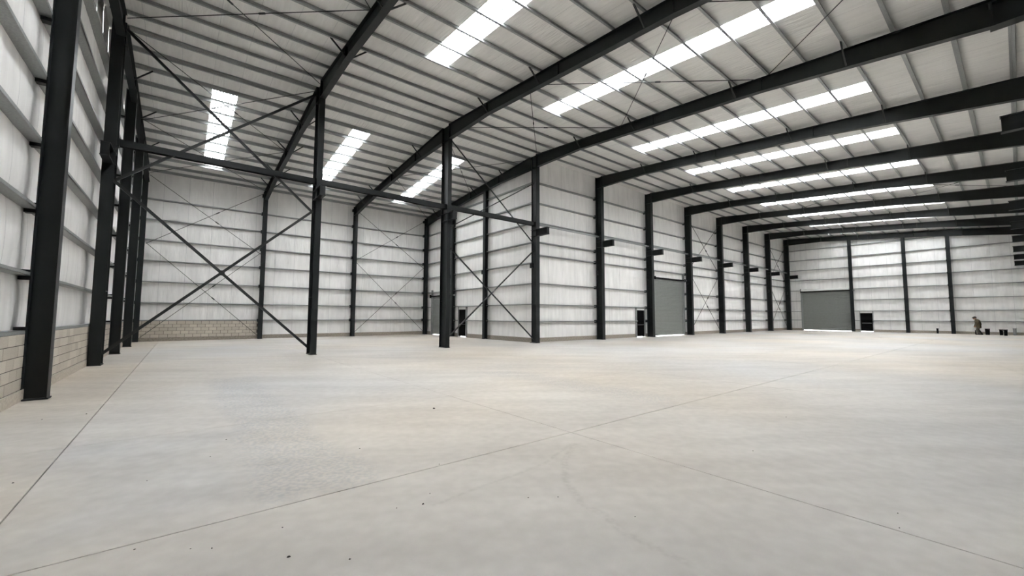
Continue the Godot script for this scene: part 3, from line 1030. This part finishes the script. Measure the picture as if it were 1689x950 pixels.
	# struts along the ridge line
	for k in FRAMES - 1:
		var a := Vector3(BAY * k + (0.02 if k == 0 else 0.03), 7.13, 0.0 if k < 3 else -0.02)
		var b := Vector3(BAY * (k + 1) - 0.03, 7.1, 0.0 if k < 3 else -0.02)
		var t := thing("strut", ["dark horizontal steel strut above the large cross brace", "dark horizontal strut between the two freestanding columns", "dark horizontal strut from the middle column to the corner column", "", "", "", "", "", "", ""][k] if k < 3 else "grey strut above the corbels, %s bay along the long wall" % nth[k - 3], "strut", (a + b) / 2, "struts along the ridge line")
		st = tool()
		var tall := 0.22 if k < 3 else 0.1
		var deep := 0.1 if k < 3 else 0.045
		bar(st, a - t.position, b - t.position, deep * 2, 0.008)
		bar(st, a - t.position + Vector3(0, 0, deep), b - t.position + Vector3(0, 0, deep), 0.008, tall)
		bar(st, a - t.position + Vector3(0, 0, -deep), b - t.position + Vector3(0, 0, -deep), 0.008, tall)
		part("channel", st, M.steel if k < 3 else M.zinc, t)
		for s in [-1.0, 1.0]:
			st = tool()
			var e: Vector3 = (b - a) * 0.5 * s
			bar(st, e - Vector3(s * 0.1, 0, 0), e, 0.24, 0.26)
			part("end_plate", st, M.steel, t)

	# cross braces
	cross_brace("heavy lower cross brace with a centre plate beside the left wall", Vector3(0.06, 0.35, 0), Vector3(5.95, 5.85, 0), Vector3(0.06, 5.86, 0), Vector3(5.95, 0.3, 0), 0.045, 0.13, true)
	cross_brace("heavy upper cross brace reaching from strut column to roof", Vector3(0.1, 11.0, 0), Vector3(5.95, 5.8, 0), Vector3(0.06, 5.88, 0), Vector3(5.95, 10.85, 0), 0.04, 0.1, true)
	cross_brace("lower cross brace between middle column and corner column", Vector3(12.25, 0.35, 0), Vector3(18.2, 5.5, 0), Vector3(12.25, 5.2, 0), Vector3(18.2, 0.2, 0), 0.03, 0.0, true)
	cross_brace("upper cross brace between middle column and corner column", Vector3(12.25, 6.0, 0), Vector3(18.2, 9.6, 0), Vector3(12.25, 10.85, 0), Vector3(18.2, 5.9, 0), 0.025, 0.0, true)
	cross_brace("thin upper cross rods on the aisle back wall above the block wall", Vector3(0.1, 9.95, -14.25), Vector3(6.0, 5.7, -14.25), Vector3(0.1, 5.8, -14.22), Vector3(6.0, 9.95, -14.22), 0.016, 0.0)
	cross_brace("thin lower cross rods in front of the low block wall", Vector3(0.1, 5.85, -14.25), Vector3(6.0, 0.2, -14.25), Vector3(0.1, 0.25, -14.2), Vector3(6.0, 5.85, -14.2), 0.016, 0.0)
	cross_brace("thin upper cross rods on the aisle back wall near its right corner", Vector3(12.3, 9.85, -14.25), Vector3(18.2, 5.65, -14.25), Vector3(12.3, 5.85, -14.22), Vector3(18.2, 9.85, -14.22), 0.016, 0.0)
	cross_brace("thin lower cross rods on the aisle back wall near its right corner", Vector3(12.3, 5.8, -14.25), Vector3(18.2, 0.25, -14.25), Vector3(12.3, 0.25, -14.2), Vector3(18.2, 5.8, -14.2), 0.016, 0.0)
	for e in [[6, "to the right of the long wall's shutter"], [9, "in the last bay before the far wall"]]:
		var x: float = BAY * e[0]
		cross_brace("upper cross rods on the long wall %s" % e[1], Vector3(x + 0.15, 10.4, -0.12), Vector3(x + 5.95, 5.75, -0.12), Vector3(x + 0.15, 5.8, -0.08), Vector3(x + 5.95, 10.4, -0.08), 0.02, 0.0)
		cross_brace("lower cross rods on the long wall %s" % e[1], Vector3(x + 0.15, 5.6, -0.12), Vector3(x + 5.95, 0.2, -0.12), Vector3(x + 0.15, 0.3, -0.08), Vector3(x + 5.95, 5.6, -0.08), 0.02, 0.0)
	# roof rods under the purlins
	var rods := [[0, 0.3, 6.3, "first bay beside the left wall"], [0, 6.3, 12.6, "first bay, towards the right wall"], [2, 0.3, 6.3, "third bay over the corner column"], [2, 6.3, 12.6, "third bay, crossing the long skylight"], [2, 12.6, 18.6, "third bay, at its right end"], [0, -0.4, -7.0, "side aisle's first bay, upper panel"], [0, -7.0, -13.8, "side aisle's first bay, lower panel"], [2, -0.4, -7.0, "side aisle's third bay, upper panel"], [2, -7.0, -13.8, "side aisle's third bay, lower panel"], [6, 6.3, 12.6, "seventh bay, middle panel"], [6, 12.6, 18.6, "seventh bay, right-hand panel"]]
	for r in rods:
		var x0: float = BAY * r[0] + 0.12
		var x1: float = x0 + BAY - 0.24
		var y0 := roof(r[1]) - 0.12
		var y1 := roof(r[2]) - 0.12
		cross_brace("thin roof cross rods in the %s" % r[3], Vector3(x0, y0, r[1]), Vector3(x1, y1, r[2]), Vector3(x1, y0 - 0.04, r[1]), Vector3(x0, y1 - 0.04, r[2]), 0.014, 0.0)

	# things by the far wall
	make_person(Vector3(60.0, 0, 15.62), 0.25)
	for f in [[Vector3(60.2, 0, 16.15), 0.16, 0.56, "black bucket beside the person's feet"], [Vector3(60.2, 0, 16.97), 0.125, 0.52, "left one of two black buckets by the far wall"], [Vector3(59.0, 0, 17.24), 0.125, 0.54, "right one of two black buckets by the far wall"]]:
		var t := thing("bucket", f[3], "bucket", f[0], "black buckets by the far wall")
		st = tool(); tube(st, Vector3.ZERO, Vector3(0, f[2], 0), f[1] * 0.82, 14, f[1])
		part("body", st, M.black, t)
		st = tool(); tube(st, Vector3(0, f[2] - 0.03, 0), Vector3(0, f[2] + 0.012, 0), f[1] + 0.014, 14)
		part("rim", st, M.black, t)
		st = tool()
		for k in 8:
			var a0 := PI * k / 8.0
			var a1 := PI * (k + 1) / 8.0
			tube(st, Vector3(cos(a0) * f[1], f[2] - 0.02 - sin(a0) * 0.14, f[1] * 0.6 * sin(a0) + 0.01 + f[1] * 0.45 * sin(a0)), Vector3(cos(a1) * f[1], f[2] - 0.02 - sin(a1) * 0.14, f[1] * 1.05 * sin(a1) + 0.01), 0.006, 5)
		part("bail_handle", st, M.pipe, t)
	for f in [[Vector3(61.05, 0, 12.85), 0.075, 0.5, M.black, "black pipe stub standing out of the floor by the far wall"], [Vector3(60.2, 0, 15.42), 0.035, 0.4, M.black, "thin dark peg standing left of the person's feet"], [Vector3(61.0, 0, 17.75), 0.1, 0.62, M.pipe, "grey pipe stub standing against the far wall at the right"]]:
		var t := thing("pipe_stub", f[4], "pipe", f[0])
		st = tool(); tube(st, Vector3.ZERO, Vector3(0, f[2], 0), f[1], 12)
		part("pipe", st, f[3], t)
		st = tool(); tube(st, Vector3(0, f[2] - 0.05, 0), Vector3(0, f[2] + 0.015, 0), f[1] * 1.18, 12)
		part("cap", st, f[3], t)

	# crumbs of dirt on the floor
	var crumbs := [[5.32, 11.82, 0.034], [3.57, 14.91, 0.016], [3.37, 14.84, 0.008], [2.55, 15.05, 0.017], [2.17, 14.62, 0.01], [2.85, 15.32, 0.011], [4.54, 15.51, 0.01], [4.76, 16.13, 0.009], [4.33, 15.36, 0.009], [1.77, 14.32, 0.01], [2.06, 14.54, 0.008], [2.59, 14.61, 0.009], [0.85, 8.81, 0.016], [0.4, 8.89, 0.014], [0.8, 12.17, 0.014], [1.76, 12.86, 0.008], [2.26, 12.41, 0.01], [9.36, 15.72, 0.014], [7.19, 16.06, 0.011], [6.45, 17.4, 0.009], [6.15, 17.45, 0.01], [3.64, 13.15, 0.012], [4.12, 14.18, 0.01], [3.71, 14.76, 0.008], [2.45, 11.77, 0.014]]
	for c in crumbs:
		st = tool()
		var r: float = c[2] * 0.6
		var p := []
		var q := []
		for i in 7:
			var w := TAU * i / 7
			p.append(Vector3(cos(w) * r * rng.randf_range(0.8, 1.5), 0.0, sin(w) * r * rng.randf_range(0.6, 1.0)))
			q.append(Vector3(cos(w) * r * rng.randf_range(0.4, 0.8), r * rng.randf_range(0.5, 0.9), sin(w) * r * rng.randf_range(0.3, 0.6)))
		loft(st, p, q)
		var o := put(numbered("dirt_crumb"), done(st), M.crumb, self, Vector3(c[0], 0.0, c[1]))
		o.set_meta("label", "largest dark crumb of dirt on the open floor" if r > 0.02 else "tiny dark crumb of dirt on the pale floor")
		o.set_meta("category", "debris")
		o.set_meta("group", "crumbs of dirt on the floor")
